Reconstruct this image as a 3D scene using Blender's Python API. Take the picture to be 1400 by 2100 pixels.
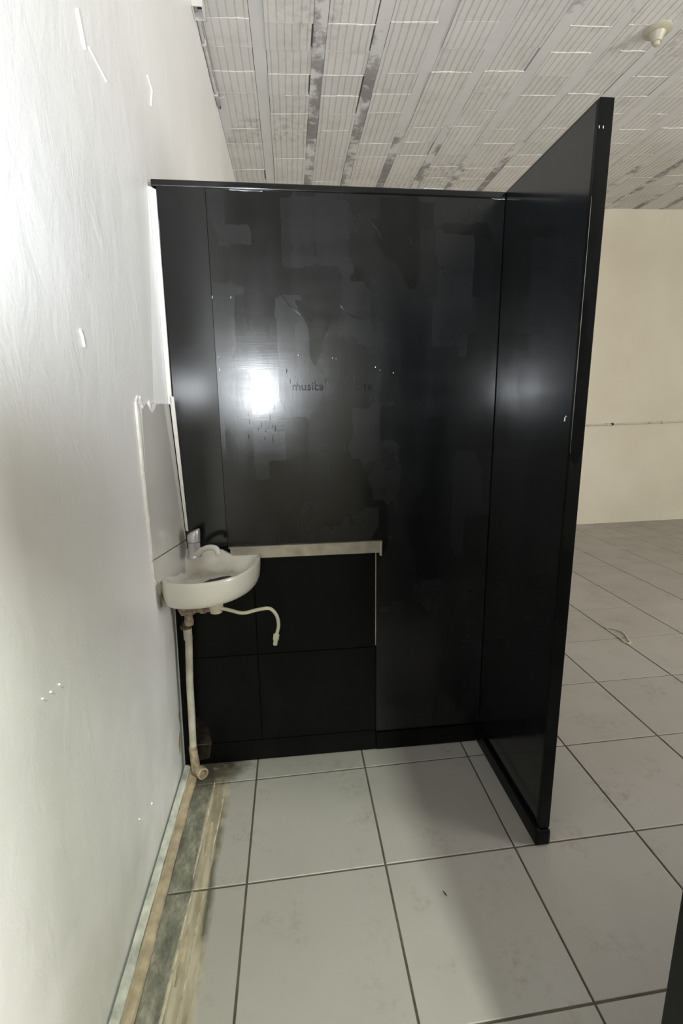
import bpy, bmesh, math, random
from mathutils import Vector, Matrix

random.seed(7)
for o in list(bpy.data.objects):
    bpy.data.objects.remove(o, do_unlink=True)
scn = bpy.context.scene
COL = scn.collection

# ------------------------------------------------------------------ camera
cam = bpy.data.cameras.new('camera')
cam.sensor_fit = 'HORIZONTAL'
cam.sensor_width = 24.0
cam.lens = 995.5 / 1400 * 24.0
cam.clip_start = 0.02
camo = bpy.data.objects.new('camera', cam)
COL.objects.link(camo)
YAW, PIT, ROL = 0.1004, -0.2083, -0.0128
fw = Vector((math.sin(YAW) * math.cos(PIT), math.cos(YAW) * math.cos(PIT), math.sin(PIT)))
r0 = Vector((math.cos(YAW), -math.sin(YAW), 0))
u0 = r0.cross(fw)
rr = r0 * math.cos(ROL) + u0 * math.sin(ROL)
uu = u0 * math.cos(ROL) - r0 * math.sin(ROL)
camo.matrix_world = Matrix(((rr.x, uu.x, -fw.x, 0.494), (rr.y, uu.y, -fw.y, -0.843),
                            (rr.z, uu.z, -fw.z, 1.470), (0, 0, 0, 1)))
scn.camera = camo

# ------------------------------------------------------------------ view, world
scn.view_settings.view_transform = 'Standard'
scn.view_settings.look = 'None'
scn.view_settings.gamma = 1.0
scn.view_settings.use_curve_mapping = False
scn.view_settings.exposure = 0.16
world = bpy.data.worlds.new('world')
scn.world = world
world.use_nodes = True
bg = world.node_tree.nodes['Background']
bg.inputs[0].default_value = (0.75, 0.85, 1.0, 1)
bg.inputs[1].default_value = 0.05


def light(name, kind, loc, aim, power, colour, **kw):
    l = bpy.data.lights.new(name, kind)
    l.energy = power
    l.color = colour
    for k, v in kw.items():
        setattr(l, k, v)
    o = bpy.data.objects.new(name, l)
    COL.objects.link(o)
    o.location = loc
    o.rotation_euler = Vector(aim).to_track_quat('-Z', 'Y').to_euler()
    return o


# the photographer's flash, head turned up to the ceiling, beside the camera
light('camera_flash', 'SPOT', (0.30, -0.82, 1.60), (0.12, 0.74, 0.66), 160, (0.90, 0.95, 1.0),
      spot_size=math.radians(124), spot_blend=0.8, shadow_soft_size=0.075)
# assumed unseen lamp behind the camera, added to light floor and lower wall
light('added_back_light', 'AREA', (1.14, -2.40, 3.36), (-0.10, 1.0, -0.30), 135, (0.90, 1.0, 0.86),
      shape='RECTANGLE', size=0.25, size_y=0.35)
# added fill light, as from an unseen window on the right
light('added_hall_fill', 'AREA', (6.86, -2.05, 1.80), (-1, 0, 0.0), 325, (1.0, 0.98, 0.955),
      shape='RECTANGLE', size=2.2, size_y=2.2)

# ------------------------------------------------------------------ mesh helpers


class MB:
    def __init__(self):
        self.v, self.f = [], []

    def add(self, vs, fs):
        n = len(self.v)
        self.v += [tuple(p) for p in vs]
        self.f += [tuple(i + n for i in f) for f in fs]
        return self

    def box(self, a, b):
        x0, y0, z0 = a
        x1, y1, z1 = b
        return self.hexa([(x0, y0, z0), (x1, y0, z0), (x1, y1, z0), (x0, y1, z0),
                          (x0, y0, z1), (x1, y0, z1), (x1, y1, z1), (x0, y1, z1)])

    def hexa(self, p):
        return self.add(p, [(3, 2, 1, 0), (4, 5, 6, 7), (0, 1, 5, 4), (1, 2, 6, 5), (2, 3, 7, 6), (3, 0, 4, 7)])

    def prism(self, poly, off):
        """polygon (list of 3d points) extruded by the vector off"""
        n = len(poly)
        off = Vector(off)
        vs = [Vector(p) for p in poly] + [Vector(p) + off for p in poly]
        fs = [tuple(range(n - 1, -1, -1)), tuple(range(n, 2 * n))]
        fs += [(i, (i + 1) % n, n + (i + 1) % n, n + i) for i in range(n)]
        return self.add(vs, fs)

    def rings(self, rings, cap=True):
        n = len(rings[0])
        vs = [p for r in rings for p in r]
        fs = []
        for k in range(len(rings) - 1):
            for i in range(n):
                j = (i + 1) % n
                fs.append((k * n + i, k * n + j, (k + 1) * n + j, (k + 1) * n + i))
        if cap:
            fs.append(tuple(range(n - 1, -1, -1)))
            m = (len(rings) - 1) * n
            fs.append(tuple(range(m, m + n)))
        return self.add(vs, fs)

    def tube(self, pts, rad, n=12):
        pts = [Vector(p) for p in pts]
        if not isinstance(rad, (list, tuple)):
            rad = [rad] * len(pts)
        rg = []
        side = None
        for i, p in enumerate(pts):
            t = (pts[min(i + 1, len(pts) - 1)] - pts[max(i - 1, 0)]).normalized()
            if side is None:
                side = t.orthogonal().normalized()
            side = (side - t * side.dot(t)).normalized()
            up = t.cross(side)
            rg.append([p + (side * math.cos(a) + up * math.sin(a)) * rad[i]
                       for a in (2 * math.pi * k / n for k in range(n))])
        return self.rings(rg)

    def lathe(self, prof, base, axis=(0, 0, 1), n=24):
        base = Vector(base)
        ax = Vector(axis).normalized()
        s = ax.orthogonal().normalized()
        t = ax.cross(s)
        return self.rings([[base + ax * h + (s * math.cos(a) + t * math.sin(a)) * r
                            for a in (2 * math.pi * k / n for k in range(n))] for r, h in prof])

    def mesh(self, name, smooth=False):
        me = bpy.data.meshes.new(name)
        me.from_pydata(self.v, [], self.f)
        bm = bmesh.new()
        bm.from_mesh(me)
        bmesh.ops.recalc_face_normals(bm, faces=bm.faces)
        bm.to_mesh(me)
        bm.free()
        if smooth:
            for p in me.polygons:
                p.use_smooth = True
        return me

    def build(self, name, mat, parent=None, smooth=False, bevel=0.0, auto=None):
        o = obj(name, self.mesh(name, smooth), mat, parent)
        if bevel:
            m = o.modifiers.new('bevel', 'BEVEL')
            m.width = bevel
            m.segments = 2
            m.limit_method = 'ANGLE'
        if auto:
            bm = bmesh.new()
            bm.from_mesh(o.data)
            for e in bm.edges:
                if len(e.link_faces) == 2 and e.calc_face_angle() > math.radians(auto):
                    e.smooth = False
            bm.to_mesh(o.data)
            bm.free()
        return o


def obj(name, me, mat, parent=None):
    o = bpy.data.objects.new(name, me)
    COL.objects.link(o)
    if mat is not None and not me.materials:
        me.materials.append(mat)
    if parent is not None:
        o.parent = parent
    return o


def empty(name, loc=(0, 0, 0)):
    o = bpy.data.objects.new(name, None)
    o.empty_display_size = 0.05
    COL.objects.link(o)
    o.location = loc
    return o


def tag(o, label=None, cat=None, group=None, kind=None):
    for k, v in (('label', label), ('category', cat), ('group', group), ('kind', kind)):
        if v:
            o[k] = v
    return o


def at_origin_parent(root):
    """children are built in world coordinates: undo the root's offset"""
    for c in root.children:
        c.matrix_parent_inverse = Matrix.Translation(root.location).inverted()


def spline(pts, n=8):
    pts = [Vector(p) for p in pts]
    q = [pts[0] * 2 - pts[1]] + pts + [pts[-1] * 2 - pts[-2]]
    out = []
    for i in range(1, len(q) - 2):
        for k in range(n):
            t = k / n
            a, b, c, d = q[i - 1], q[i], q[i + 1], q[i + 2]
            out.append(0.5 * ((2 * b) + (c - a) * t + (2 * a - 5 * b + 4 * c - d) * t * t + (3 * b - a - 3 * c + d) * t ** 3))
    return out + [pts[-1]]


# ------------------------------------------------------------------ materials
class NT:
    def __init__(self, name):
        self.m = bpy.data.materials.new(name)
        self.m.use_nodes = True
        self.t = self.m.node_tree
        self.b = self.t.nodes['Principled BSDF']

    def n(self, kind, **kw):
        nd = self.t.nodes.new(kind)
        for k, v in kw.items():
            setattr(nd, k, v)
        return nd

    def set(self, sock, v):
        if hasattr(v, 'is_linked') or hasattr(v, 'node'):
            self.t.links.new(v, sock)
        else:
            sock.default_value = v

    def pos(self, scale=(1, 1, 1), rot=(0, 0, 0), loc=(0, 0, 0)):
        g = self.n('ShaderNodeNewGeometry')
        mp = self.n('ShaderNodeMapping')
        self.t.links.new(g.outputs['Position'], mp.inputs[0])
        mp.inputs['Scale'].default_value = scale
        mp.inputs['Rotation'].default_value = rot
        mp.inputs['Location'].default_value = loc
        return mp.outputs[0]

    def noise(self, scale=5, detail=4, rough=0.55, vec=None, dist=0.0):
        nd = self.n('ShaderNodeTexNoise')
        nd.inputs['Scale'].default_value = scale
        nd.inputs['Detail'].default_value = detail
        nd.inputs['Roughness'].default_value = rough
        nd.inputs['Distortion'].default_value = dist
        self.t.links.new(vec if vec is not None else self.pos(), nd.inputs['Vector'])
        return nd.outputs[0]

    def ramp(self, fac, stops, interp='LINEAR'):
        nd = self.n('ShaderNodeValToRGB')
        cr = nd.color_ramp
        cr.interpolation = interp
        while len(cr.elements) < len(stops):
            cr.elements.new(0.5)
        for e, (p, c) in zip(cr.elements, stops):
            e.position = p
            e.color = c if len(c) == 4 else (*c, 1)
        self.set(nd.inputs[0], fac)
        return nd.outputs[0]

    def val(self, fac, a, b, lo=0.0, hi=1.0):
        nd = self.n('ShaderNodeMapRange')
        nd.inputs['From Min'].default_value = a
        nd.inputs['From Max'].default_value = b
        nd.inputs['To Min'].default_value = lo
        nd.inputs['To Max'].default_value = hi
        self.set(nd.inputs[0], fac)
        return nd.outputs[0]

    def math(self, op, a, b=0.0):
        nd = self.n('ShaderNodeMath', operation=op)
        nd.use_clamp = False
        self.set(nd.inputs[0], a)
        self.set(nd.inputs[1], b)
        return nd.outputs[0]

    def mix(self, fac, a, b, blend='MIX'):
        nd = self.n('ShaderNodeMix', data_type='RGBA', blend_type=blend)
        self.set(nd.inputs[0], fac)
        self.set(nd.inputs[6], a if hasattr(a, 'node') else (*a, 1))
        self.set(nd.inputs[7], b if hasattr(b, 'node') else (*b, 1))
        return nd.outputs[2]

    def xyz(self):
        g = self.n('ShaderNodeNewGeometry')
        s = self.n('ShaderNodeSeparateXYZ')
        self.t.links.new(g.outputs['Position'], s.inputs[0])
        return s.outputs

    def rnd(self):
        return self.n('ShaderNodeObjectInfo').outputs['Random']

    def bump(self, h, strength=0.3, dist=0.01):
        nd = self.n('ShaderNodeBump')
        nd.inputs['Strength'].default_value = strength
        nd.inputs['Distance'].default_value = dist
        self.set(nd.inputs['Height'], h)
        self.t.links.new(nd.outputs[0], self.b.inputs['Normal'])

    def done(self, col=None, rough=0.5, metal=0.0, spec=0.5, coat=0.0):
        if col is not None:
            self.set(self.b.inputs['Base Color'], col if hasattr(col, 'node') else (*col, 1))
        self.set(self.b.inputs['Roughness'], rough)
        self.b.inputs['Metallic'].default_value = metal
        self.b.inputs['Specular IOR Level'].default_value = spec
        self.b.inputs['Coat Weight'].default_value = coat
        return self.m


def simple(name, col, rough=0.5, metal=0.0, var=0.12, scale=20, bump=0.0, spec=0.5):
    t = NT(name)
    n = t.noise(scale, 4)
    dark = tuple(c * (1 - var) for c in col)
    lite = tuple(min(1, c * (1 + var)) for c in col)
    c = t.ramp(n, [(0.3, dark), (0.7, lite)])
    if bump:
        t.bump(n, bump, 0.004)
    return t.done(c, rough, metal, spec)


def mat_wall():
    t = NT('white_plaster_paint')
    a = t.noise(2.6, 3, 0.5, t.pos((1, 1, 0.7), (0.35, 0, 0)))
    b = t.noise(11, 5, 0.62, t.pos((1, 1, 0.55), (0.3, 0, 0)), 0.6)
    c = t.noise(70, 3, 0.6)
    lump = t.val(t.noise(7, 2, 0.5, t.pos((1, 1, 0.6), (0.4, 0, 0)), 0.8), 0.66, 0.76)
    h = t.math('ADD', t.math('MULTIPLY', a, 1.0), t.math('ADD', t.math('MULTIPLY', b, 0.40), t.math('MULTIPLY', c, 0.05)))
    h = t.math('ADD', h, t.math('MULTIPLY', lump, 0.12))
    t.bump(h, 0.27, 0.02)
    z = t.xyz()[2]
    big = t.noise(1.6, 4)
    col = t.ramp(big, [(0.3, (0.76, 0.76, 0.75)), (0.7, (0.83, 0.83, 0.825))])
    low_tone = t.math('MULTIPLY', t.val(z, 0.75, 0.0), t.val(t.noise(4, 5), 0.35, 0.7))  # patchy green-grey tone, stronger towards the floor
    col = t.mix(t.math('MULTIPLY', low_tone, 0.45), col, (0.36, 0.37, 0.31))
    return t.done(col, 0.38, spec=0.4)


def mat_farwall():
    t = NT('cream_wall_paint')
    n = t.noise(1.3, 5)
    col = t.ramp(n, [(0.3, (0.63, 0.585, 0.49)), (0.7, (0.70, 0.66, 0.565))])
    t.bump(t.noise(14, 4), 0.12, 0.01)
    return t.done(col, 0.6, spec=0.3)


def mat_tile():
    t = NT('pale_floor_tile')
    r = t.rnd()
    n1 = t.noise(5, 6, 0.62)
    n2 = t.noise(38, 4, 0.7)
    n3 = t.noise(1.7, 4, 0.6, t.pos(loc=(3, 1, 0)))
    base = t.ramp(r, [(0.0, (0.325, 0.31, 0.285)), (1.0, (0.36, 0.345, 0.32))])
    cloud = t.mix(t.val(n3, 0.35, 0.72, 0.0, 0.55), base, (0.29, 0.265, 0.235))
    smudge = t.math('MULTIPLY', t.val(n1, 0.52, 0.70), t.val(n2, 0.45, 0.64))
    col = t.mix(t.math('MULTIPLY', smudge, 0.55), cloud, (0.175, 0.14, 0.105))
    # old skirting line: glue residue and mould in the strip along the wall
    x, y, z = t.xyz()
    wob = t.math('ADD', x, t.math('MULTIPLY', t.math('SUBTRACT', t.noise(9, 4, 0.6, t.pos((1, 0.35, 1))), 0.5), 0.05))
    strip = t.val(wob, 0.215, 0.195)
    mould = t.ramp(t.noise(24, 6, 0.75, t.pos((1, 0.5, 1))),
                   [(0.30, (0.06, 0.06, 0.045)), (0.50, (0.17, 0.165, 0.13)), (0.72, (0.36, 0.34, 0.27))])
    tan = t.ramp(t.noise(15, 4, 0.6, t.pos((1.6, 0.22, 1))),
                 [(0.30, (0.20, 0.155, 0.095)), (0.60, (0.42, 0.37, 0.28))])
    m2 = t.mix(t.val(wob, 0.128, 0.142), mould, tan)
    edge = t.math('MULTIPLY', t.val(wob, 0.182, 0.192), t.val(t.noise(7, 3), 0.42, 0.55))
    m2 = t.mix(t.math('MULTIPLY', edge, 0.85), m2, (0.07, 0.07, 0.05))
    col = t.mix(strip, col, m2)
    # grime where the corner of the partition leaked
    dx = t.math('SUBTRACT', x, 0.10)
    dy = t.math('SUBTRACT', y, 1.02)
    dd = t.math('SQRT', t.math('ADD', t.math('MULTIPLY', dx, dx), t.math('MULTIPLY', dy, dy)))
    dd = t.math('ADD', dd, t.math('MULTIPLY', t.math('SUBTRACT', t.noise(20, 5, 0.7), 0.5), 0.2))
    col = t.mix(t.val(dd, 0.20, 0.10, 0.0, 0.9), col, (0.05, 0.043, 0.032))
    t.bump(n2, 0.05, 0.002)
    return t.done(col, t.val(n1, 0.3, 0.7, 0.30, 0.48), spec=0.45)


def mat_gloss_black(name, r_lo=0.17, r_hi=0.32, base=(0.004, 0.0043, 0.0047), bump=0.10, spec=0.43, patch=1.35):
    """brushed and rolled black enamel: rectangular patches of unequal gloss"""
    t = NT(name)
    v = t.pos((9, 9, 1.6))
    h = t.pos((1.8, 1.8, 14))
    a = t.noise(1.0, 5, 0.6, v, 0.3)
    b = t.noise(1.0, 4, 0.6, h, 0.2)
    vo = t.n('ShaderNodeTexVoronoi', distance='CHEBYCHEV', feature='F1')
    vo.inputs['Scale'].default_value = 1.0
    wob = t.n('ShaderNodeMix', data_type='VECTOR')
    wob.inputs[0].default_value = 0.06
    nz = t.n('ShaderNodeTexNoise')
    nz.inputs['Scale'].default_value = 3.0
    pv = t.pos((9.5, 0.3, 5.0))
    t.t.links.new(pv, nz.inputs['Vector'])
    t.t.links.new(pv, wob.inputs[4])
    t.t.links.new(nz.outputs['Color'], wob.inputs[5])
    t.t.links.new(wob.outputs[1], vo.inputs['Vector'])
    sx = t.n('ShaderNodeSeparateColor')
    t.t.links.new(vo.outputs['Color'], sx.inputs[0])
    cell = sx.outputs[0]
    rr_ = t.math('ADD', t.math('MULTIPLY', a, 0.55), t.math('ADD', t.math('MULTIPLY', b, 0.35), t.math('MULTIPLY', cell, 0.26 * patch)))
    rough = t.val(rr_, 0.40, 0.86, r_lo, r_hi)
    fine = t.noise(1.0, 4, 0.65, t.pos((160, 160, 18)))
    finh = t.noise(1.0, 3, 0.6, t.pos((14, 14, 170)))
    t.bump(t.math('ADD', t.math('MULTIPLY', t.math('ADD', fine, finh), 0.16), t.math('MULTIPLY', a, 0.45)), bump, 0.004)
    col = t.ramp(rr_, [(0.4, base), (0.85, tuple(k * 2.2 for k in base))])
    return t.done(col, rough, spec=spec)


def mat_joist(name, stain, far=0.0):
    t = NT(name)
    n = t.noise(11, 6, 0.68)
    base = t.ramp(t.noise(3, 4), [(0.3, (0.635, 0.63, 0.625)), (0.7, (0.70, 0.695, 0.69))])
    y = t.xyz()[1]
    blob = t.noise(1.0, 4, 0.6, t.pos((3.0, 1.7, 1), loc=(1.3, 4.1, 0)))
    amt = t.math('ADD', t.math('MULTIPLY', t.math('SUBTRACT', n, 0.5), 0.7), t.math('ADD', blob, t.val(y, 3.0, 3.5, stain, stain + far)))
    k = t.val(amt, 0.56, 0.68)
    col = t.mix(t.math('MULTIPLY', k, 0.92), base, t.ramp(n, [(0.30, (0.13, 0.127, 0.125)), (0.72, (0.36, 0.355, 0.35))]))
    t.bump(n, 0.25, 0.006)
    return t.done(col, 0.8, spec=0.2)


def mat_block():
    t = NT('whitewashed_clay_block')
    r = t.rnd()
    base = t.ramp(r, [(0.0, (0.66, 0.645, 0.625)), (1.0, (0.72, 0.705, 0.685))])
    n = t.noise(7, 6, 0.65)
    col = t.mix(t.val(n, 0.5, 0.78, 0, 0.6), base, (0.52, 0.49, 0.46))
    sp = t.math('MULTIPLY', t.val(t.noise(1.1, 3, 0.5, t.pos(loc=(2.2, 0, 0))), 0.56, 0.70), t.val(t.noise(22, 4), 0.45, 0.65))
    col = t.mix(t.math('MULTIPLY', sp, 0.6), col, (0.34, 0.32, 0.31))
    t.bump(t.noise(60, 4), 0.2, 0.003)
    return t.done(col, 0.85, spec=0.15)


M = {}
M['wall'] = mat_wall()
M['far'] = mat_farwall()
M['tile'] = mat_tile()
M['grout'] = simple('dark_grout', (0.075, 0.065, 0.05), 0.9, var=0.35, scale=15)
M['black'] = mat_gloss_black('black_gloss_paint')
M['black2'] = mat_gloss_black('black_gloss_paint_smooth', 0.125, 0.18, bump=0.04, spec=0.45, patch=0.5)
M['satin'] = mat_gloss_black('black_satin_paint', 0.30, 0.42, base=(0.0022, 0.0024, 0.0023), bump=0.08, spec=0.11)
M['joist0'] = mat_joist('concrete_joist', -0.30)
M['joist1'] = mat_joist('mouldy_concrete_joist', 0.12)
M['joist2'] = mat_joist('spotted_concrete_joist', -0.10, 0.22)
M['block'] = mat_block()
M['mortar'] = simple('white_mortar', (0.66, 0.64, 0.60), 0.85)
M['slab'] = simple('slab_gap', (0.25, 0.24, 0.23), 0.9)
M['ceramic'] = simple('white_ceramic', (0.70, 0.69, 0.62), 0.14, var=0.05, scale=9)
M['walltile'] = simple('white_wall_tile', (0.50, 0.49, 0.46), 0.10, var=0.05, scale=4)
M['plaster'] = simple('bare_white_plaster', (0.74, 0.72, 0.68), 0.75, var=0.10, scale=40, bump=0.3)
M['chrome'] = simple('dull_chrome', (0.62, 0.62, 0.66), 0.28, 0.6, var=0.1)
M['plastic'] = simple('white_plastic', (0.70, 0.69, 0.66), 0.3, var=0.05)
M['pvc'] = simple('dirty_white_pvc', (0.52, 0.49, 0.41), 0.45, var=0.30, scale=12)
M['cream'] = simple('cream_plastic', (0.60, 0.57, 0.44), 0.4, var=0.10)
M['fpipe'] = simple('cream_painted_conduit', (0.60, 0.56, 0.47), 0.55, var=0.10)
M['grime'] = simple('grimy_fitting', (0.30, 0.235, 0.165), 0.7, var=0.5, scale=45, bump=0.5)
M['rust'] = simple('rusty_iron', (0.075, 0.045, 0.028), 0.85, var=0.6, scale=60, bump=0.5)
M['alu'] = simple('scuffed_aluminium', (0.44, 0.41, 0.36), 0.36, 0.8, var=0.25, scale=18)
M['tan'] = simple('old_tan_mortar', (0.36, 0.29, 0.20), 0.85, var=0.35, scale=18, bump=0.4)
M['glue'] = simple('yellowed_glue', (0.40, 0.355, 0.27), 0.8, var=0.4, scale=30)
M['skirt'] = simple('worn_white_strip', (0.46, 0.46, 0.41), 0.6, var=0.45, scale=16, bump=0.3)
M['chip'] = simple('bare_paint_chip', (0.70, 0.70, 0.72), 0.6)
M['dark'] = simple('dark_hole', (0.02, 0.02, 0.022), 0.8)
M['conduit'] = simple('painted_conduit', (0.55, 0.55, 0.54), 0.5, var=0.15)
M['dirt'] = simple('brown_dirt', (0.06, 0.045, 0.033), 0.95, var=0.6, scale=50, bump=0.5)
M['holder'] = simple('ivory_lamp_holder', (0.44, 0.415, 0.33), 0.4, var=0.08)
M['glasspane'] = simple('window_frame_paint', (0.6, 0.6, 0.58), 0.4)

# ------------------------------------------------------------------ the setting
LEAN = 0.0231
T = 0.45


def wx(z):
    return LEAN * z


def far_y(x):
    return 4.84 + 0.05 * (x - 4.155)


def ceil_z(x):
    return 3.465 + 0.04 * x


def gp(c, r):
    return ((c + 0.681) * T, (r * 0.9951 + c * 0.0323) * T)


XR, YB = 7.0, -3.3
ZT = 3.95
wl = MB().hexa([(-0.15, YB, -0.05), (wx(-0.05), YB, -0.05), (wx(-0.05), far_y(0), -0.05), (-0.15, far_y(0), -0.05),
                (-0.15, YB, 3.49), (wx(3.49), YB, 3.49), (wx(3.49), far_y(0), 3.49), (-0.15, far_y(0), 3.49)]
               ).build('wall_left', M['wall'])
tag(wl, 'rough white painted plaster wall on the left', 'wall', kind='structure')
wf = MB().hexa([(-0.2, far_y(-0.2), -0.05), (XR + .2, far_y(XR + .2), -0.05), (XR + .2, far_y(XR) + .15, -0.05), (-.2, far_y(0) + .15, -0.05),
                (-0.2, far_y(-0.2), ZT), (XR + .2, far_y(XR + .2), ZT), (XR + .2, far_y(XR) + .15, ZT), (-.2, far_y(0) + .15, ZT)]
               ).build('wall_far', M['far'])
tag(wf, 'cream painted wall at the far end of the hall', 'wall', kind='structure')
wb = MB().box((-0.15, YB - 0.15, -0.05), (XR + .15, YB, ZT)).build('wall_back', M['far'])
tag(wb, 'cream wall behind the viewpoint', 'wall', kind='structure')
# right wall with an opening added for the unseen fill light
wr = MB()
wr.box((XR, YB, -0.05), (XR + .15, -3.2, ZT))
wr.box((XR, -0.9, -0.05), (XR + .15, 5.3, ZT))
wr.box((XR, -3.2, -0.05), (XR + .15, -0.9, 0.60))
wr.box((XR, -3.2, 3.00), (XR + .15, -0.9, ZT))
wr = wr.build('wall_right', M['far'])
tag(wr, 'cream wall on the right with an added window opening', 'wall', kind='structure')
win = MB()
win.box((XR + .04, -3.2, 0.60), (XR + .1, -0.9, 0.67)).box((XR + .04, -3.2, 2.93), (XR + .1, -0.9, 3.00))
for yy in (-3.2, -2.45, -1.7, -0.97):
    win.box((XR + .04, yy, 0.67), (XR + .1, yy + .07, 2.93))
tag(win.build('added_window', M['glasspane']), 'added unseen window frame in the right wall at the fill light', 'window', kind='structure')
# lintel added out of view to cast the slanting shade on the left wall
ln = MB().box((0.10, -1.05, 2.10), (1.95, -0.93, 3.44)).build('added_lintel', M['far'])
tag(ln, 'added cream lintel behind the viewpoint that shades the left wall', 'lintel', kind='structure')

# floor: dark grout bed, every tile its own piece
fl = MB().box((-0.15, YB - .1, -0.08), (XR + .1, 5.2, -0.0035)).build('floor', M['grout'])
tag(fl, 'pale square floor tiles with dark joints', 'floor', kind='structure')
GAP = 0.0034


def tile_mesh(poly):
    cx = sum(p[0] for p in poly) / len(poly)
    cy = sum(p[1] for p in poly) / len(poly)

    def inset(d):
        out = []
        n = len(poly)
        for i in range(n):
            a, b, c = (Vector(poly[i - 1]), Vector(poly[i]), Vector(poly[(i + 1) % n]))
            e1, e2 = (b - a).normalized(), (c - b).normalized()
            n1, n2 = Vector((-e1.y, e1.x)), Vector((-e2.y, e2.x))
            bis = (n1 + n2).normalized()
            out.append(b + bis * d / max(0.3, bis.dot(n1)))
        return out
    o, i = inset(GAP), inset(GAP + 0.0016)
    return MB().rings([[(p.x, p.y, -0.010) for p in o], [(p.x, p.y, -0.0012) for p in o], [(p.x, p.y, 0) for p in i]])


sq = [Vector(gp(c, r)) - Vector(gp(0.5, 0.5)) for c, r in ((0, 0), (1, 0), (1, 1), (0, 1))]
tm = tile_mesh(sq).mesh('floor_tile')
tm.materials.append(M['tile'])
for r in range(-3, 12):
    for c in range(0, 14):
        x, y = gp(c + .5, r + .5)
        if y > far_y(x) + 0.1 or x > XR or y < -1.2:
            continue
        o = obj('floor_tile', tm, None, fl)
        o.location = (x, y, random.uniform(-0.0006, 0.0))
X0 = 0.060
for r in range(-3, 12):
    a, b = gp(0, r), gp(0, r + 1)
    k = lambda p: (X0, p[1] + (X0 - p[0]) * 0.0323)
    if a[1] > 4.8:
        continue
    MBt = tile_mesh([k(a), a, b, k(b)])
    MBt.build('floor_tile', M['tile'], fl)

# old glue ridges left on the tiles by the wall
for x0, y0, x1, y1, w in ((0.140, 0.895, 0.132, 0.48, 0.010), (0.186, 0.885, 0.178, 0.50, 0.008), (0.138, 0.44, 0.120, -0.05, 0.011),
                          (0.176, 0.43, 0.162, -0.05, 0.007), (0.160, 0.70, 0.157, 0.56, 0.022), (0.150, 0.34, 0.146, 0.18, 0.020)):
    pts_l, pts_r, top = [], [], []
    n = 9
    for i in range(n):
        t = i / (n - 1)
        ww = w * (0.35 + 0.65 * math.sin(math.pi * min(1, max(0.05, t)))) * random.uniform(0.75, 1.15) * 0.5
        x, y = x0 + (x1 - x0) * t + random.uniform(-.0012, .0012), y0 + (y1 - y0) * t
        pts_l.append((x - ww, y, 0.0002))
        pts_r.append((x + ww, y, 0.0002))
        top.append((x, y, 0.0032))
    mb = MB()
    v = pts_l + top + pts_r
    f = []
    for i in range(n - 1):
        f += [(i, i + 1, n + i + 1, n + i), (n + i, n + i + 1, 2 * n + i + 1, 2 * n + i)]
    mb.add(v, f)
    mb.build('glue_ridge', M['tan'] if w > 0.015 else M['glue'], fl)

# worn white strip and tan mortar fillet along the foot of the wall
n = 40
rings = []
for i in range(n):
    y = -1.1 + (0.985 + 1.1) * i / (n - 1)
    j = random.uniform(-.0015, .0015)
    rings.append([(0.006, y, -0.006), (0.030 + j, y, -0.006), (0.029 + j, y, 0.012 + j), (0.020, y, 0.020 + j), (0.007, y, 0.021)])
tag(MB().rings(rings).build('baseboard_left', M['skirt']), 'worn white strip along the foot of the left wall', 'baseboard', kind='structure')
rings = []
for i in range(n):
    y = -1.1 + (0.965 + 1.1) * i / (n - 1)
    j = random.uniform(-.003, .003)
    rings.append([(0.030, y, -0.008), (0.066 + j, y, -0.008), (0.058 + j, y, 0.004), (0.045 + j, y, 0.010 + j * .5), (0.0305, y, 0.008)])
tag(MB().rings(rings).build('trim_2', M['tan']), 'tan mortar fillet between white strip and floor tiles', 'fillet', kind='structure')

# ------------------------------------------------------------------ ceiling: joists and ribbed clay blocks
ce = MB().hexa([(-.2, YB - .1, ceil_z(-.2) + .02), (XR + .2, YB - .1, ceil_z(XR + .2) + .02), (XR + .2, 5.3, ceil_z(XR + .2) + .02), (-.2, 5.3, ceil_z(-.2) + .02),
                (-.2, YB - .1, ceil_z(-.2) + .12), (XR + .2, YB - .1, ceil_z(XR + .2) + .12), (XR + .2, 5.3, ceil_z(XR + .2) + .12), (-.2, 5.3, ceil_z(-.2) + .12)]
               ).build('ceiling', M['slab'])
tag(ce, 'whitewashed slab ceiling of concrete joists and ribbed clay blocks', 'ceiling', kind='structure')
PITCH, JW = 0.338, 0.074
JX0 = 0.388
BL = 0.205


def project(p):
    d = Vector(p) - Vector((0.494, -0.843, 1.470))
    z = d.dot(fw)
    if z < 0.05:
        return None
    return 700 + 995.5 * d.dot(rr) / z, 1050 - 995.5 * d.dot(uu) / z


def block_mesh(w, l):
    # underside with five grooves running along the block
    prof = [(-w / 2, 0.03), (-w / 2, 0.0)]
    ng = 6
    for i in range(ng):
        x = -w / 2 + w * (i + 0.5) / ng
        prof += [(x - .0050, 0.0), (x - .003, .0034), (x + .003, .0034), (x + .0050, 0.0)]
    prof += [(w / 2, 0.0), (w / 2, 0.03)]
    n = len(prof)
    vs = [(x, -l / 2, z) for x, z in prof] + [(x, l / 2, z) for x, z in prof]
    fs = [(i, i + 1, n + i + 1, n + i) for i in range(n - 1)]
    fs += [tuple(range(n - 1, -1, -1)), tuple(range(n, 2 * n))]
    return MB().add(vs, fs)


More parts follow.
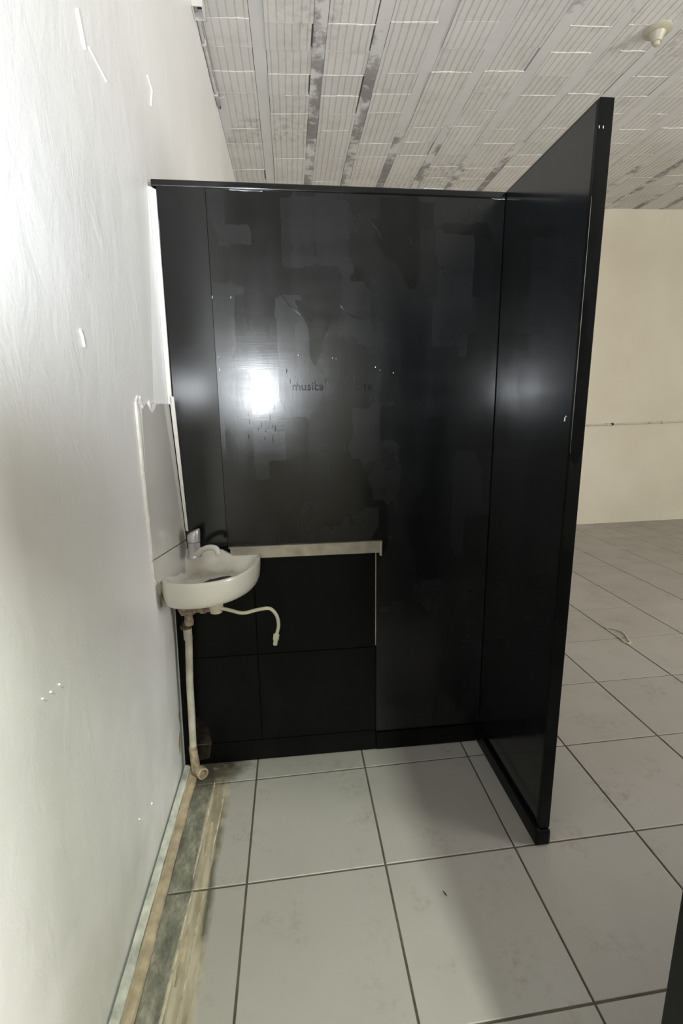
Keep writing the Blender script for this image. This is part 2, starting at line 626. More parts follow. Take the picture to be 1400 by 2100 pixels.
bmesh_full = block_mesh(PITCH - JW - .004, BL - .002).mesh('ceiling_block')
bmesh_full.materials.append(M['block'])
first_w = JX0 - JW / 2 - wx(3.47) - .004
bmesh_first = block_mesh(first_w, BL - .002).mesh('ceiling_block_narrow')
bmesh_first.materials.append(M['block'])
slope = math.atan(0.04)
rest = MB()
mort = MB()
stains = {1: 'joist1', 2: 'joist1', 3: 'joist2', 4: 'joist2', 5: 'joist2', 6: 'joist2', 8: 'joist2', 10: 'joist2', 11: 'joist2', 12: 'joist2', 13: 'joist2'}
for k in range(0, 21):
    xj = JX0 + k * PITCH
    if xj > XR + .1:
        break
    # joist strip
    z0, z1 = ceil_z(xj - JW / 2), ceil_z(xj + JW / 2)
    dz = random.uniform(-.002, .003)
    MB().hexa([(xj - JW / 2, YB, z0 + dz), (xj + JW / 2, YB, z1 + dz), (xj + JW / 2, 5.2, z1 + dz), (xj - JW / 2, 5.2, z0 + dz),
               (xj - JW / 2, YB, z0 + .03), (xj + JW / 2, YB, z1 + .03), (xj + JW / 2, 5.2, z1 + .03), (xj - JW / 2, 5.2, z0 + .03)]
              ).build('joist', M[stains.get(k, 'joist0')], ce)
    # blocks of the bay to the left of this joist
    if k == 0:
        xc, me = wx(3.47) + first_w / 2 + .001, bmesh_first
    else:
        xc, me = xj - PITCH / 2, bmesh_full
    ph = random.uniform(-.03, .03) + 0.11
    w = max(p.co.x for p in me.vertices)
    for j in range(-26, 26):
        yc = 2.0 + ph + j * BL
        if yc < YB or yc > far_y(xc) + .1:
            continue
        q = project((xc, yc, ceil_z(xc)))
        near = q is not None and -130 < q[0] < 1560 and -170 < q[1] < 480
        dz = random.uniform(-.0035, .0035)
        dx = random.uniform(-.0015, .0015)
        if near:
            o = obj('ceiling_block', me, None, ce)
            o.location = (xc + dx, yc, ceil_z(xc) + dz)
            if random.random() < 0.16:
                o.scale.x = 0.972
                o.location.x -= .0035
            o.rotation_euler = (random.uniform(-.006, .006), -slope + random.uniform(-.006, .006), 0)
            if random.random() < 0.75:
                a = random.uniform(-w, -w * .2) if random.random() < .4 else -w
                b = random.uniform(w * .2, w) if random.random() < .4 else w
                zc = ceil_z(xc)
                pts = [(xc + a + (b - a) * i / 6, yc + BL / 2 + random.uniform(-.003, .003),
                        zc + .04 * (a + (b - a) * i / 6) + .0005) for i in range(7)]
                mort.tube(pts, [random.uniform(.0016, .0044) for _ in pts], 6)
        else:
            zb = ceil_z(xc)
            rest.box((xc - w, yc - BL / 2 + .001, zb), (xc + w, yc + BL / 2 - .001, zb + .03))
o = rest.build('ceiling_block_rest', M['block'], ce)
tag(o, 'clay blocks of the ceiling beyond the nearest ones', kind='stuff')
o = mort.build('mortar_joint', M['mortar'], ce)
tag(o, 'white mortar lines between the clay blocks', kind='stuff')

# ------------------------------------------------------------------ back partition
PX, PYC, PA = 1.2879, 1.0227, 0.0106
HP = 2.223


def py(x):
    return PYC + PA * (x - PX)


pt = tag(empty('partition', (0.66, 1.04, 0)), 'glossy black painted partition behind the white corner basin', 'partition')


def pbox(x0, x1, z0, z1, proud, back=0.045):
    """box standing on the partition's front plane"""
    return MB().hexa([(x0, py(x0) - proud, z0), (x1, py(x1) - proud, z0), (x1, py(x1) + back, z0), (x0, py(x0) + back, z0),
                      (x0, py(x0) - proud, z1), (x1, py(x1) - proud, z1), (x1, py(x1) + back, z1), (x0, py(x0) + back, z1)])


def on(x, z, p=0.0):
    return Vector((x, py(x) - p, z))


MB().hexa([(.001, py(0) + .006, 0), (PX - .001, py(PX) + .006, 0), (PX - .001, py(PX) + .036, 0), (.001, py(0) + .036, 0),
           (wx(HP) + .001, py(0) + .006, HP - .03), (PX - .001, py(PX) + .006, HP - .03), (PX - .001, py(PX) + .036, HP - .03), (wx(HP) + .001, py(0) + .036, HP - .03)]
          ).build('core', M['satin'], pt)
pbox(0.078, 0.2345, 0.955, HP - .022, 0.0, -0.0058).build('board', M['black2'], pt)
MB().prism([on(x_, z_, .0008) for x_, z_ in ((.2352, .955), (.822, .955), (.822, .088), (PX - .003, .088), (PX - .003, HP - .022), (.2352, HP - .022))], (0, .0066, 0)).build('board', M['black'], pt)
pbox(0.060, PX - .001, HP - .022, HP, 0.006, 0.042).build('top_rail', M['black2'], pt, bevel=.004)
for x0, x1, z0, z1, p in ((0.034, 0.328, 0.100, 0.492, -.0005), (0.331, 0.815, 0.100, 0.492, 0.0), (0.034, 0.328, 0.495, 0.951, 0.0005),
                          (0.331, 0.815, 0.495, 0.951, 0.0005)):
    pbox(x0, x1, z0, z1, p, -0.0062).build('board', M['satin'], pt, bevel=.001)
pbox(0.034, 0.819, 0.004, 0.097, 0.004, -0.0062).build('skirting', M['satin'], pt, bevel=.003)
pbox(0.822, PX - .012, 0.004, 0.085, 0.010, -0.0062).build('skirting', M['satin'], pt, bevel=.003)
# light worn edge strip where the counter was cut away
pbox(0.8155, 0.8195, 0.50, 0.905, 0.003, -0.006).build('edge_strip', M['alu'], pt)
# metal rail that once carried the counter
rl = pbox(0.245, 0.832, 0.905, 0.950, 0.013, 0.0).build('metal_rail', M['alu'], pt, bevel=.002)
tag(rl, 'scuffed metal rail')
pbox(0.240, 0.842, 0.950, 0.9545, 0.017, 0.0).build('lip', M['alu'], rl)
pbox(0.832, 0.842, 0.893, 0.952, 0.018, 0.0).build('bracket', M['alu'], rl, bevel=.002)
# white filler between board and wall
for pts in (((0.0535, 2.20), (0.0765, 2.19), (0.0725, 1.495), (0.058, 1.495)), ((0.064, 1.525), (0.080, 1.522), (0.0925, 1.022), (0.083, 1.026))):
    poly = [on(x, z, 0.010) for x, z in pts]
    tag(MB().prism(poly, (0, 0.012, 0)).build('filler_strip', M['plaster'], pt, bevel=.002), 'white filler strip')
MB().prism([on(0.0770, 2.10, .003), on(0.0795, 2.10, .003), on(0.0795, 1.80, .003), on(0.0785, 1.80, .003)], (0, .004, 0)).build('filler_strip', M['chip'], pt)
fv = []
for z_, xs in ((1.497, .0578), (2.20, .0532)):
    fv += [(wx(z_) - .0002, .90, z_), (xs, py(xs) - .011, z_), (xs, py(xs) + .004, z_), (wx(z_) - .0002, py(xs) + .004, z_)]
tag(MB().hexa(fv).build('wall_fillet', M['wall'], pt), 'white painted plaster fillet')
# chipped paint
random.seed(11)
for px, pz, w, h in ((0.104, 1.935, .0035, .016), (0.116, 1.83, .0025, .014), (0.142, 1.600, .008, .030), (0.145, 1.572, .005, .020),
                     (0.128, 2.07, .004, .004), (0.086, 2.135, .003, .003), (0.236, 1.86, .002, .012), (0.243, 1.66, .002, .010),
                     (0.165, 1.52, .0035, .014), (0.815, 1.623, .004, .006), (0.832, 1.612, .003, .003), (0.883, 1.602, .005, .005),
                     (0.53, 1.665, .004, .005), (0.655, 1.655, .003, .004), (0.668, 1.652, .003, .003), (0.246, 1.615, .003, .012),
                     (0.30, 1.86, .002, .010), (0.19, 1.93, .002, .008)):
    k = random.randint(5, 7)
    poly = [on(px + w * .5 * math.cos(2 * math.pi * i / k) * random.uniform(.6, 1.2), pz + h * .5 * math.sin(2 * math.pi * i / k) * random.uniform(.6, 1.2), .0018)
            for i in range(k)]
    MB().prism(poly, (0, .002, 0)).build('paint_chip', M['chip'], pt)
# chipped white edges along the top rail
for x0, x1, z, dp in ((0.315, 0.425, 2.198, .0015), (0.985, 1.055, HP + .0005, .0075), (1.235, 1.283, 2.199, .004)):
    pts = [on(x0 + (x1 - x0) * i / 8, z + random.uniform(-.001, .001), dp) for i in range(9)]
    MB().tube(pts, [random.uniform(.0002, .0011) for _ in pts], 5).build('paint_chip', M['chip'], pt)
# raised ghost of the removed sign: words, strokes and arcs under the paint
def ghost_text(s, x, z, size):
    cu = bpy.data.curves.new('letters', 'FONT')
    cu.body = s
    cu.size = size
    cu.extrude = .0007
    cu.bevel_depth = .0004
    cu.resolution_u = 2
    tmp = bpy.data.objects.new('tmp', cu)
    COL.objects.link(tmp)
    me = bpy.data.meshes.new_from_object(tmp.evaluated_get(bpy.context.evaluated_depsgraph_get()))
    bpy.data.objects.remove(tmp)
    o = obj('lettering', me, None, pt)
    me.materials.clear()
    me.materials.append(M['black2'])
    o.matrix_local = Matrix.Translation(on(x, z, .0019)) @ Matrix.Rotation(math.pi / 2, 4, 'X')
    return o


ghost = []
ghost.append(ghost_text('musica', 0.503, 1.541, 0.043))
ghost.append(ghost_text('arte', 0.735, 1.541, 0.040))
o = MB()
o.box((0.690, py(.69) - .0028, 1.528), (0.6925, py(.69) - .001, 1.562))
o.build('lettering', M['black2'], pt, bevel=.0006)
for cx, cz, rad, a0, a1 in ((0.78, 1.905, 0.115, 195, 268), (0.66, 1.99, 0.22, 205, 250), (0.74, 2.03, .10, 20, 60), (0.86, 2.02, .09, 10, 40)):
    pts = [on(cx + rad * math.cos(math.radians(a0 + (a1 - a0) * i / 14)), cz + rad * math.sin(math.radians(a0 + (a1 - a0) * i / 14)), .0014) for i in range(15)]
    MB().tube(pts, [.0016 * (.3 + math.sin(math.pi * (i + .5) / 15)) for i in range(15)], 5).build('raised_arc', M['black2'], pt, smooth=True)
random.seed(5)
for i in range(40):
    if i < 28:
        x, z = random.uniform(0.335, 0.44), random.uniform(1.37, 1.60)
    else:
        x, z = random.uniform(0.47, 0.76), random.uniform(1.565, 1.62)
    L = random.uniform(.008, .028)
    poly = [on(x, z, .0026), on(x + .0022, z + .001, .0026), on(x + .0026, z - L, .0026), on(x - .0004, z - L * .9, .0026)]
    MB().prism(poly, (0, .0022, 0)).build('raised_stroke', M['black2'], pt)
# decayed grey patch at the bottom of the corner
poly = [on(x, z, .0062) for x, z in ((0.036, 0.02), (0.105, 0.03), (0.118, 0.10), (0.112, 0.165), (0.09, 0.215), (0.06, 0.235), (0.036, 0.22))]
tag(MB().prism(poly, (0, .004, 0)).build('decayed_patch', M['dirt'], pt), 'grey brown decayed patch')
at_origin_parent(pt)
# ------------------------------------------------------------------ return partition
XE, YE = 1.3245, 0.4762
rt = tag(empty('partition', (1.306, 0.75, 0)), 'glossy black partition standing out into the room beside the back panel', 'partition')
MB().box((PX + .0015, YE + .012, 0.0), (XE - .0015, PYC + .09, HP - .002)).build('core', M['satin'], rt)
MB().box((PX, YE + .016, 0.072), (PX + .0014, PYC - .002, HP - .004)).build('board', M['black2'], rt)
MB().box((XE - .0014, YE + .016, 0.072), (XE, PYC + .09, HP - .004)).build('board', M['satin'], rt)
MB().box((PX - .0015, YE, 0.066), (XE + .001, YE + .0158, HP)).build('end_trim', M['satin'], rt, bevel=.002)
MB().box((PX - .0005, YE + .016, HP - .0036), (XE + .001, PYC + .09, HP + .001)).build('top_cap', M['black2'], rt)
MB().box((PX - .013, YE - .008, 0.004), (PX + .001, PYC - .012, 0.070)).build('skirting', M['satin'], rt, bevel=.006)
MB().box((PX - .0125, YE - .010, 0.004), (XE + .003, YE + .011, 0.062)).build('skirting', M['satin'], rt, bevel=.007)
for y, z, w, h, xx in ((0.52, 1.43, .003, .010, PX), (0.515, 1.44, .002, .004, PX), (YE + .001, 2.155, .0014, .005, None)):
    if xx is not None:
        poly = [(xx - .0003, y - w, z), (xx - .0003, y + w, z - h * .3), (xx - .0003, y + w * .6, z + h), (xx - .0003, y - w * .7, z + h * .8)]
        MB().prism(poly, (-.001, 0, 0)).build('paint_chip', M['chip'], rt)
    else:
        for dx in (0.001, 0.012):
            poly = [(PX + dx, YE - .0003, z), (PX + dx + w, YE - .0003, z - .002), (PX + dx + w * .8, YE - .0003, z + h), (PX + dx, YE - .0003, z + h * .7)]
            MB().prism(poly, (0, -.001, 0)).build('paint_chip', M['chip'], rt)
# worn pale line along the arris
pts = [(PX - .0018, YE + .0005, 2.0 - i * .06) for i in range(12)]
MB().tube(pts, [.0004, .0007, .0005, .0009, .0006, .001, .0007, .0012, .0008, .0012, .0006, .0004], 5).build('worn_edge', M['alu'], rt)
at_origin_parent(rt)

# near partition end at the lower right edge of the picture
nb = tag(empty('partition', (1.8, -0.40, 0)), 'black partition end cut off by the lower right edge of the picture', 'partition')
MB().box((0.988, -0.412, 0.0), (2.7, -0.378, HP - .004)).build('core', M['satin'], nb)  # unseen run past the end is added, its length set to block window light
MB().box((0.980, -0.416, 0.0), (0.9878, -0.374, HP)).build('end_trim', M['satin'], nb, bevel=.002)
MB().box((0.9882, -0.416, HP - .0038), (2.7, -0.374, HP + .004)).build('top_cap', M['satin'], nb)
at_origin_parent(nb)

# ------------------------------------------------------------------ tiled splash area and plaster damage on the left wall


def onw(y, z, p=0.0):
    return Vector((wx(z) + p, y, z))


def tile_x(y, z):
    corner = 0.0615 + (1.5 - z) * .0415
    k = max(0.0, (y - .74) / .262)
    return wx(z) + .0045 + k * (corner - wx(z) - .0045)


for zlo, zhi, left in ((0.992, 1.497, lambda z: .742), (0.80, 0.988, lambda z: .748 + max(0, .93 - z) * .85)):
    ny, nz = 14, 14
    vs, fs = [], []
    for side in (0, 1):
        for a in range(nz + 1):
            for b in range(ny + 1):
                z = zlo + (zhi - zlo) * a / nz
                y = left(z) + (1.001 - left(z)) * b / ny
                if zhi > 1 and a == nz:
                    z += (-.022, -.012, .0, -.01, -.028, -.030, -.018, .0, -.006, .0, .0, .0, .0, .0, .0)[b]
                vs.append((tile_x(y, z) if side == 0 else wx(z) - .003, y, z))
    m = (nz + 1) * (ny + 1)
    for side in (0, 1):
        for a in range(nz):
            for b in range(ny):
                k = side * m + a * (ny + 1) + b
                fs.append((k, k + 1, k + ny + 2, k + ny + 1))
    rim = [b for b in range(ny + 1)] + [a * (ny + 1) + ny for a in range(1, nz + 1)] + [nz * (ny + 1) + b for b in range(ny - 1, -1, -1)] + [a * (ny + 1) for a in range(nz - 1, 0, -1)]
    fs += [(rim[i], rim[(i + 1) % len(rim)], m + rim[(i + 1) % len(rim)], m + rim[i]) for i in range(len(rim))]
    MB().add(vs, fs).build('wall_tile', M['walltile'], wl, smooth=True, auto=40)


def ridge(path, rad, mat='plaster', name='plaster_ridge'):
    pts = [onw(y, z, .003) for y, z in path]
    rg = []
    for i, p in enumerate(pts):
        t = (pts[min(i + 1, len(pts) - 1)] - pts[max(0, i - 1)]).normalized()
        nrm = Vector((1, 0, 0))
        s = t.cross(nrm)
        w = rad[i] if isinstance(rad, list) else rad * random.uniform(.75, 1.25)
        rg.append([p - s * w - nrm * .004, p - s * w * .6 + nrm * w * .22, p + nrm * w * .34, p + s * w * .7 + nrm * w * .2, p + s * w - nrm * .004])
    return MB().rings(rg).build(name, M[mat], wl, smooth=False)


random.seed(3)
L = [(0.700 + .045 * min(1, i / 14) + random.uniform(-.003, .003), 1.50 - i * .0365) for i in range(15)]
ridge(L, [.007, .014, .013, .014, .013, .013, .012, .012, .011, .011, .010, .010, .009, .008, .006])
ridge([(0.745, .985), (0.746, .95), (0.76, .915), (0.80, .875), (0.845, .80)], .006)
ridge([(0.700, 1.500), (0.715, 1.515), (0.733, 1.500), (0.745, 1.515)], .006)
ridge([(0.745, 1.50), (0.765, 1.485), (0.775, 1.458), (0.788, 1.445)], .007)
ridge([(0.835, 1.505), (0.845, 1.48), (0.85, 1.455)], .008)
ridge([(0.86, 1.500), (0.91, 1.498), (0.96, 1.500), (0.995, 1.498)], .002)
for path, rad in (([(0.490, 2.345), (0.505, 2.315), (0.520, 2.285)], .0035), ([(0.545, 2.305), (0.60, 2.303), (0.655, 2.300)], .003),
                  ([(1.085, 2.56), (1.135, 2.545), (1.108, 2.488)], .004), ([(0.341, 1.650), (0.352, 1.635), (0.356, 1.615)], .003),
                  ([(0.012, .957), (0.022, .948)], .002), ([(0.042, .952), (0.051, .944)], .002), ([(0.076, .947), (0.087, .936)], .002),
                  ([(0.555, .232), (0.572, .212)], .003), ([(0.435, .288), (0.442, .280)], .003)):
    ridge(path, rad, 'wall', 'paint_flake')
# bare patches of scraped paint by the pipe
for pts in (((0.955, .275), (0.965, .30), (0.972, .265), (0.968, .235), (0.958, .245)), ((0.93, .16), (0.95, .205), (0.962, .19), (0.957, .13), (0.937, .105))):
    MB().prism([onw(y, z, .0012) for y, z in pts], (-.003, 0, 0)).build('scraped_patch', M['grime'], wl)

# ------------------------------------------------------------------ corner wash basin
wbn = tag(empty('wash_basin', (0.1, 0.95, 0.80)), 'small stained white ceramic corner wash basin under the lever tap', 'wash basin')
WXB = wx(.88) + .0065
front = spline([(0.361, 0.955, 0), (0.352, 0.905, 0), (0.325, 0.845, 0), (0.283, 0.790, 0), (0.225, 0.748, 0), (0.155, 0.733, 0),
                (0.085, 0.745, 0), (0.042, 0.778, 0), (WXB, 0.822, 0)], 5)
foot = [(WXB, 0.90), (WXB, 0.955), (WXB, py(.03) - .009), (0.06, py(.06) - .009), (0.10, py(.1) - .009), (0.14, py(.14) - .009), (0.18, py(.18) - .009), (0.22, py(.22) - .009),
        (0.26, py(.26) - .009), (0.30, py(.3) - .009), (0.335, py(.335) - .009), (0.359, py(.36) - .009)]
foot = [Vector((x, y, 0)) for x, y in foot] + front


def rimz(p):
    b = max(0.0, min(1.0, (p.y - 0.80) / 0.2))
    h = max(0, min(1, (0.245 - p.x) / 0.035)) * max(0, (p.y - 0.93) / 0.07)
    return 0.905 + 0.016 * b + 0.034 * min(1, h)


def ring(c, s, z, rel=True):
    c = Vector((c[0], c[1], 0))
    return [(c.x + (p.x - c.x) * s, c.y + (p.y - c.y) * s, (rimz(p) + z) if rel else z) for p in foot]


cb, ci = (0.075, 0.93), (0.19, 0.875)
rg = [ring(cb, .12, .796, False), ring(cb, .55, .797, False), ring(cb, .80, .801, False), ring(cb, .90, .811, False), ring(cb, .955, .829, False), ring(cb, .983, .852, False),
      ring(cb, .995, .876, False), ring(cb, 1.0, -.012), ring(cb, .999, -.003), ring(cb, .992, .0), ring(ci, .90, .0), ring(ci, .875, -.004), ring(ci, .84, -.016),
      ring(ci, .79, -.030), ring(ci, .70, .872, False), ring(ci, .45, .866, False), ring(ci, .12, .862, False)]
bw = MB().rings(rg)
tb = NT('stained_ceramic')
x, y, z = tb.xyz()
st = tb.math('MULTIPLY', tb.math('MULTIPLY', tb.val(z, 0.895, 0.868), tb.val(z, 0.848, 0.860)), tb.val(tb.noise(14, 5, .65), .35, .62))
ddx, ddy = tb.math('SUBTRACT', x, 0.19), tb.math('SUBTRACT', y, 0.89)
st = tb.math('MULTIPLY', st, tb.val(tb.math('SQRT', tb.math('ADD', tb.math('MULTIPLY', ddx, ddx), tb.math('MULTIPLY', ddy, ddy))), .118, .095))
cc = tb.mix(tb.math('MULTIPLY', st, .6), (0.71, 0.69, 0.625), (0.34, 0.27, 0.22))
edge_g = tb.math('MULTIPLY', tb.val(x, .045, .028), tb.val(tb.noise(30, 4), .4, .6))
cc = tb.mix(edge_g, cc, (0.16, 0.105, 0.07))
cer = tb.done(cc, 0.18)
o = bw.build('bowl', cer, wbn, smooth=True)
# dirty residue in the bowl and the drain
mb = MB()
poly = [(0.160, .852), (0.185, .858), (0.205, .874), (0.240, .892), (0.262, .900), (0.250, .914), (0.225, .908), (0.205, .894), (0.180, .878)]
mb.prism([(a, b, .8655) for a, b in poly], (0, 0, .003))
tag(mb.build('residue', M['dirt'], wbn), 'dark residue in the bowl')
MB().lathe([(.020, 0), (.020, .0035), (.014, .005), (.004, .002)], (0.195, 0.900, .8630), n=20).build('drain_ring', M['chrome'], wbn, smooth=True)
# sealant where the basin meets the wall
pts = [onw(yy, zz, .004) for yy, zz in ((0.815, .800), (0.812, .83), (0.815, .87), (0.825, .905), (0.86, .928), (0.91, .94), (0.96, .965), (0.99, .985))]
tag(MB().tube(spline(pts, 4), [random.uniform(.0025, .0045) for _ in range(29)], 6).build('sealant', M['grime'], wbn), 'brown dirty sealant line')
at_origin_parent(wbn)

# ------------------------------------------------------------------ tap
tp = tag(empty('faucet', (0.125, 0.945, .945)), 'grey chromed lever tap with white spout on the basin corner', 'faucet')
TX, TY, TZ = 0.122, 0.945, 0.935
MB().lathe([(.029, 0), (.029, .006), (.0235, .012), (.0225, .055), (.0235, .058), (.0235, .061)], (TX, TY, TZ), n=24).build('body', M['chrome'], tp, smooth=True, auto=35)
lv = MB()
a = 20
rg = []
for h, rad, dx, tilt in ((.063, .0235, 0, 0), (.080, .024, .0005, .0), (.092, .0235, .002, .14), (.101, .020, .005, .34), (.106, .013, .0085, .42)):
    rg.append([(TX + dx + rad * math.cos(2 * math.pi * k / a), TY + rad * .95 * math.sin(2 * math.pi * k / a), TZ + h + rad * math.cos(2 * math.pi * k / a) * tilt) for k in range(a)])
lv.rings(rg).build('lever', M['chrome'], tp, smooth=True, auto=40)
pts = spline([(TX + .008, TY - .012, TZ + .010), (TX + .030, TY - .030, TZ + .034), (TX + .062, TY - .048, TZ + .050), (TX + .088, TY - .060, TZ + .048), (TX + .097, TY - .064, TZ + .028)], 6)
sp = MB().tube(pts, [.0108] * len(pts), 12).build('spout', M['plastic'], tp, smooth=True)
tag(sp, 'white curved spout')
at_origin_parent(tp)

# ------------------------------------------------------------------ drain pipe, fittings, hose


def unp(px, pyy, Y):
    d = fw + rr * ((px - 700) / 995.5) - uu * ((pyy - 1050) / 995.5)
    t = (Y + 0.843) / d.y
    return Vector((0.494, -0.843, 1.470)) + d * t


dp = tag(empty('drain_pipe', (0.08, 0.95, 0)), 'dirty white drain pipe running from basin down to the floor', 'pipe')
D0 = Vector((0.194, 0.900, 0.0))
MB().lathe([(.014, .800), (.026, .798), (.026, .752), (.0235, .750), (.0225, .733), (.019, .731)], D0, n=20).build('outlet_nut', M['cream'], dp, smooth=True, auto=40)
A, B = Vector((0.178, 0.905, .745)), Vector((0.072, 0.945, .728))
dd = (B - A)
MB().tube([A, A + dd * .25, A + dd * .26, A + dd * .42, A + dd * .43, A + dd * .68, A + dd * .69, B - dd * .05],
          [.012, .012, .0165, .0165, .012, .012, .018, .018], 14).build('elbow_arm', M['grime'], dp, smooth=True, auto=40)
MB().lathe([(.008, 0), (.016, .003), (.019, .020), (.021, .034), (.015, .046), (.006, .050)], B - dd * .10 + Vector((-.012, 0, -.018)), axis=(-.25, 0, 1), n=16).build('tee', M['grime'], dp, smooth=True)
MB().lathe([(.017, 0), (.018, .02), (.0155, .022), (.0155, .045)], B + Vector((.008, .004, -.062)), n=16).build('tee_neck', M['grime'], dp, smooth=True, auto=40)
C0_ = unp(381, 1283, .955)
MB().lathe([(.012, -.004), (.021, 0), (.022, .010), (.014, .016), (.014, .024)], C0_ + Vector((0, 0, -.010)), n=14).build('rusty_collar', M['rust'], dp)
pts = [unp(x_, y_, .958) for x_, y_ in ((384, 1288), (386, 1310), (387, 1312), (389, 1400), (393, 1470), (396, 1535))]
MB().tube(pts, [.0165, .0165, .0140, .0140, .0140, .0140], 16).build('pipe', M['pvc'], dp, smooth=True, auto=40)
pts = [unp(395, 1530, .958), unp(397, 1545, .956), Vector((0.058, .950, .04)), Vector((0.058, .950, .004))]
MB().tube(pts, [.016, .0165, .018, .019], 12).build('floor_joint', M['grime'], dp, smooth=True)
MB().lathe([(.012, 0), (.021, .001), (.023, .018), (.023, .032), (.0165, .034), (.0165, .010), (.004, .009)], (0.075, .942, .026), axis=(.55, -.8, .1), n=18).build('open_elbow', M['tan'], dp, smooth=True, auto=40)
at_origin_parent(dp)

hs = tag(empty('flexible_hose', (0.3, 0.88, .6)), 'cream plastic hose hanging loose from under the basin', 'hose')
hp = [unp(x_, y_, .885) for x_, y_ in ((447, 1246), (470, 1251), (498, 1257), (530, 1250), (553, 1248), (567, 1262), (571, 1282), (567, 1302))]
MB().tube(spline(hp, 7), .0067, 12).build('hose', M['cream'], hs, smooth=True)
e0, e1 = unp(567, 1299, .885), unp(564, 1322, .885)
ax = e1 - e0
MB().lathe([(.0075, 0), (.0115, .004), (.0115, ax.length * .55), (.008, ax.length * .58), (.0085, ax.length), (.003, ax.length)], e0, axis=ax, n=8).build('hose_nut', M['cream'], hs)
at_origin_parent(hs)

# dirt clods in the corner
random.seed(21)
for i, (x_, y_, s_) in enumerate(((0.175, .985, .016), (0.13, .975, .011))):
    bm = bmesh.new()
    bmesh.ops.create_icosphere(bm, subdivisions=2, radius=1)
    for v in bm.verts:
        v.co *= random.uniform(.75, 1.2)
        v.co = Vector((v.co.x * s_ * 1.6, v.co.y * s_, max(-.2, v.co.z) * s_ * .55))
    me = bpy.data.meshes.new('dirt_clod')
    bm.to_mesh(me)
    bm.free()
    o = obj('dirt_clod', me, M['dirt'])
    o.location = (x_, y_, s_ * .11)
    tag(o, ('larger brown dirt clod on the floor under the partition near the pipe', 'smaller brown dirt clod on the floor beside the drain pipe foot')[i], 'dirt', 'dirt clods in the corner')

# ------------------------------------------------------------------ lamp holder, conduits, small things
lx, ly = 2.655, 2.235
lz = ceil_z(lx)
lh = tag(empty('lamp_holder', (lx, ly, lz)), 'ivory ceiling lamp holder without a bulb', 'lamp holder')
MB().lathe([(.070, .004), (.074, -.004), (.074, -.010), (.066, -.016), (.040, -.022)], (lx, ly, lz), n=32).build('base_plate', M['holder'], lh, smooth=True, auto=50)
MB().lathe([(.044, -.020), (.036, -.034), (.029, -.050), (.025, -.062)], (lx, ly, lz), n=28).build('socket', M['holder'], lh, smooth=True, auto=50)
MB().lathe([(.019, -.060), (.018, -.074), (.012, -.080), (.004, -.080)], (lx, ly, lz), n=20).build('contact_cap', M['holder'], lh, smooth=True, auto=50)
at_origin_parent(lh)

# conduit along the top of the left wall with its box
cz = 3.442
cd = tag(empty('conduit', (0.1, 2.6, 3.44)), 'thin painted conduit along the corner of left wall and ceiling', 'conduit')
pts = [(wx(cz) + .012, 1.2 + .1 * i, cz + .004 * math.sin(i * 2.1)) for i in range(18)]
MB().tube(pts, .0095, 10).build('pipe', M['conduit'], cd, smooth=True)
for yy in (2.34, 2.78):
    MB().box((wx(cz) + .001, yy, cz - .016), (wx(cz) + .024, yy + .018, cz + .014)).build('clamp', M['conduit'], cd, bevel=.002)
pts = [(wx(cz) + .016, 2.2 + .07 * i, cz + .016 + .003 * math.sin(i * 1.7)) for i in range(12)]
MB().tube(pts, .004, 8).build('wire', M['dark'], cd, smooth=True)
at_origin_parent(cd)
jb = tag(empty('junction_box', (0.11, 2.10, 3.43)), 'small white junction box on the conduit at the top of the wall', 'junction box')
bx0, bx1, by0, by1, bz0, bz1 = wx(3.43) + .001, wx(3.43) + .055, 2.04, 2.135, 3.405, 3.462
MB().box((bx0, by0, bz0), (bx1, by0 + .006, bz1)).box((bx0, by1 - .006, bz0), (bx1, by1, bz1)).box((bx0, by0 + .006, bz0), (bx0 + .006, by1 - .006, bz1)).box((bx1 - .006, by0 + .006, bz0), (bx1, by1 - .006, bz1)).box((bx0 + .006, by0 + .006, bz1 - .008), (bx1 - .006, by1 - .006, bz1)).build('box', M['plastic'], jb)
MB().box((bx0 + .007, by0 + .007, bz1 - .02), (bx1 - .007, by1 - .02, bz1 - .009)).build('hole_shade', M['dark'], jb)  # dark block put in for the shade inside the open box
at_origin_parent(jb)

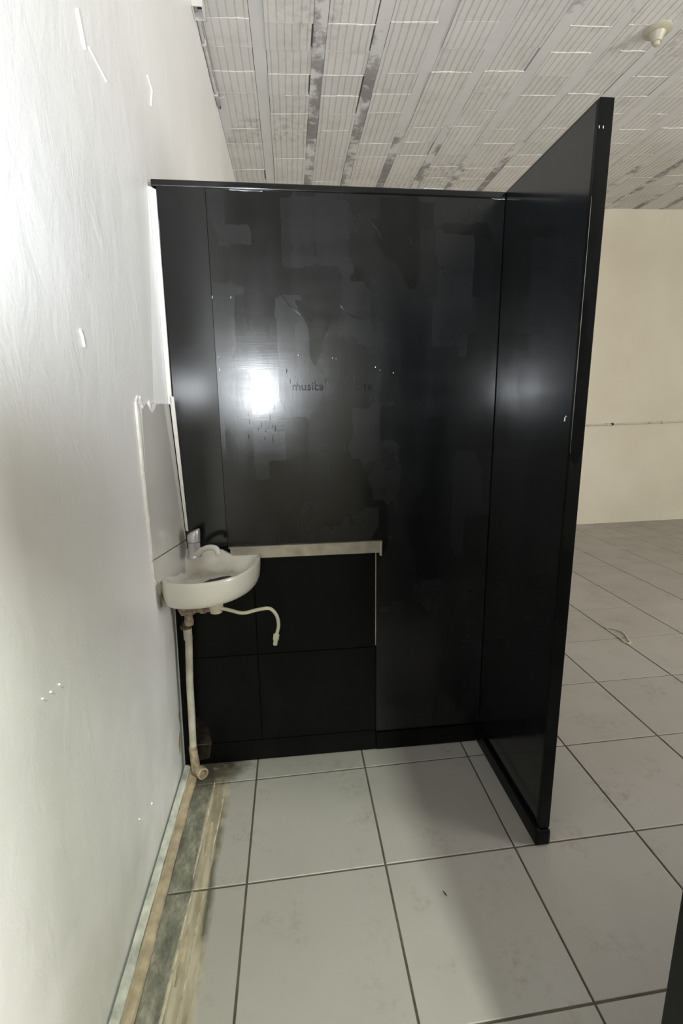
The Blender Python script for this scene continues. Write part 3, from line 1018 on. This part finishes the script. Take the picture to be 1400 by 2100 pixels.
# grey concrete patch where the ceiling edge was repaired
MB().prism([(wx(3.47) + .002, 2.88, 3.462), (wx(3.47) + .055, 2.86, 3.464), (wx(3.47) + .052, 3.32, 3.464), (wx(3.47) + .002, 3.34, 3.462)], (0, 0, .01)).build('repair_patch', M['joist0'], ce)

# conduit on the far wall
fc = tag(empty('conduit', (5.0, 4.87, 1.26)), 'long horizontal conduit on the cream far wall', 'conduit')


def onf(x_, z_, p):
    return Vector((x_, far_y(x_) - p - .004, z_))


MB().tube([onf(3.6, 1.236, .012), onf(4.6, 1.252, .012), onf(5.6, 1.272, .012), onf(6.95, 1.29, .012)], .009, 10).build('pipe', M['fpipe'], fc, smooth=True)
for x_ in (4.36, 4.95, 5.55):
    z_ = 1.236 + (x_ - 3.6) * .0178
    MB().tube([onf(x_ - .03, z_, .012), onf(x_ + .03, z_ + .001, .012)], .0135, 10).build('coupling', M['fpipe'], fc, smooth=True)
for x_ in (4.42, 5.10):
    z_ = 1.236 + (x_ - 3.6) * .0178
    MB().tube([onf(x_ - .012, z_, .013), onf(x_ + .012, z_, .013)], .0155, 8).build('clamp', M['rust'] if x_ < 4.5 else M['pvc'], fc)
at_origin_parent(fc)

# scrap of wire on the far tiles, splinter on the near ones


def unf(px, pyy, z=0.0):
    d = fw + rr * ((px - 700) / 995.5) - uu * ((pyy - 1050) / 995.5)
    t = (z - 1.470) / d.z
    return Vector((0.494, -0.843, 1.470)) + d * t


pts = [unf(a, b, .004) for a, b in ((1238, 1286), (1258, 1290), (1278, 1298), (1288, 1312), (1292, 1318), (1282, 1318), (1268, 1306))]
o = MB().tube(spline(pts, 5), .0035, 6).build('wire_scrap', M['cream'], smooth=True)
tag(o, 'bent scrap of thin wire lying on the tiles beyond the partition', 'wire')
p = unf(912, 1834)
o = MB().tube([p + Vector((-.003, .009, .0025)), p + Vector((0, 0, .003)), p + Vector((.004, -.008, .0025))], [.001, .0022, .0009], 6).build('splinter', M['dark'])
tag(o, 'tiny dark splinter on the floor tile before the partition', 'debris')
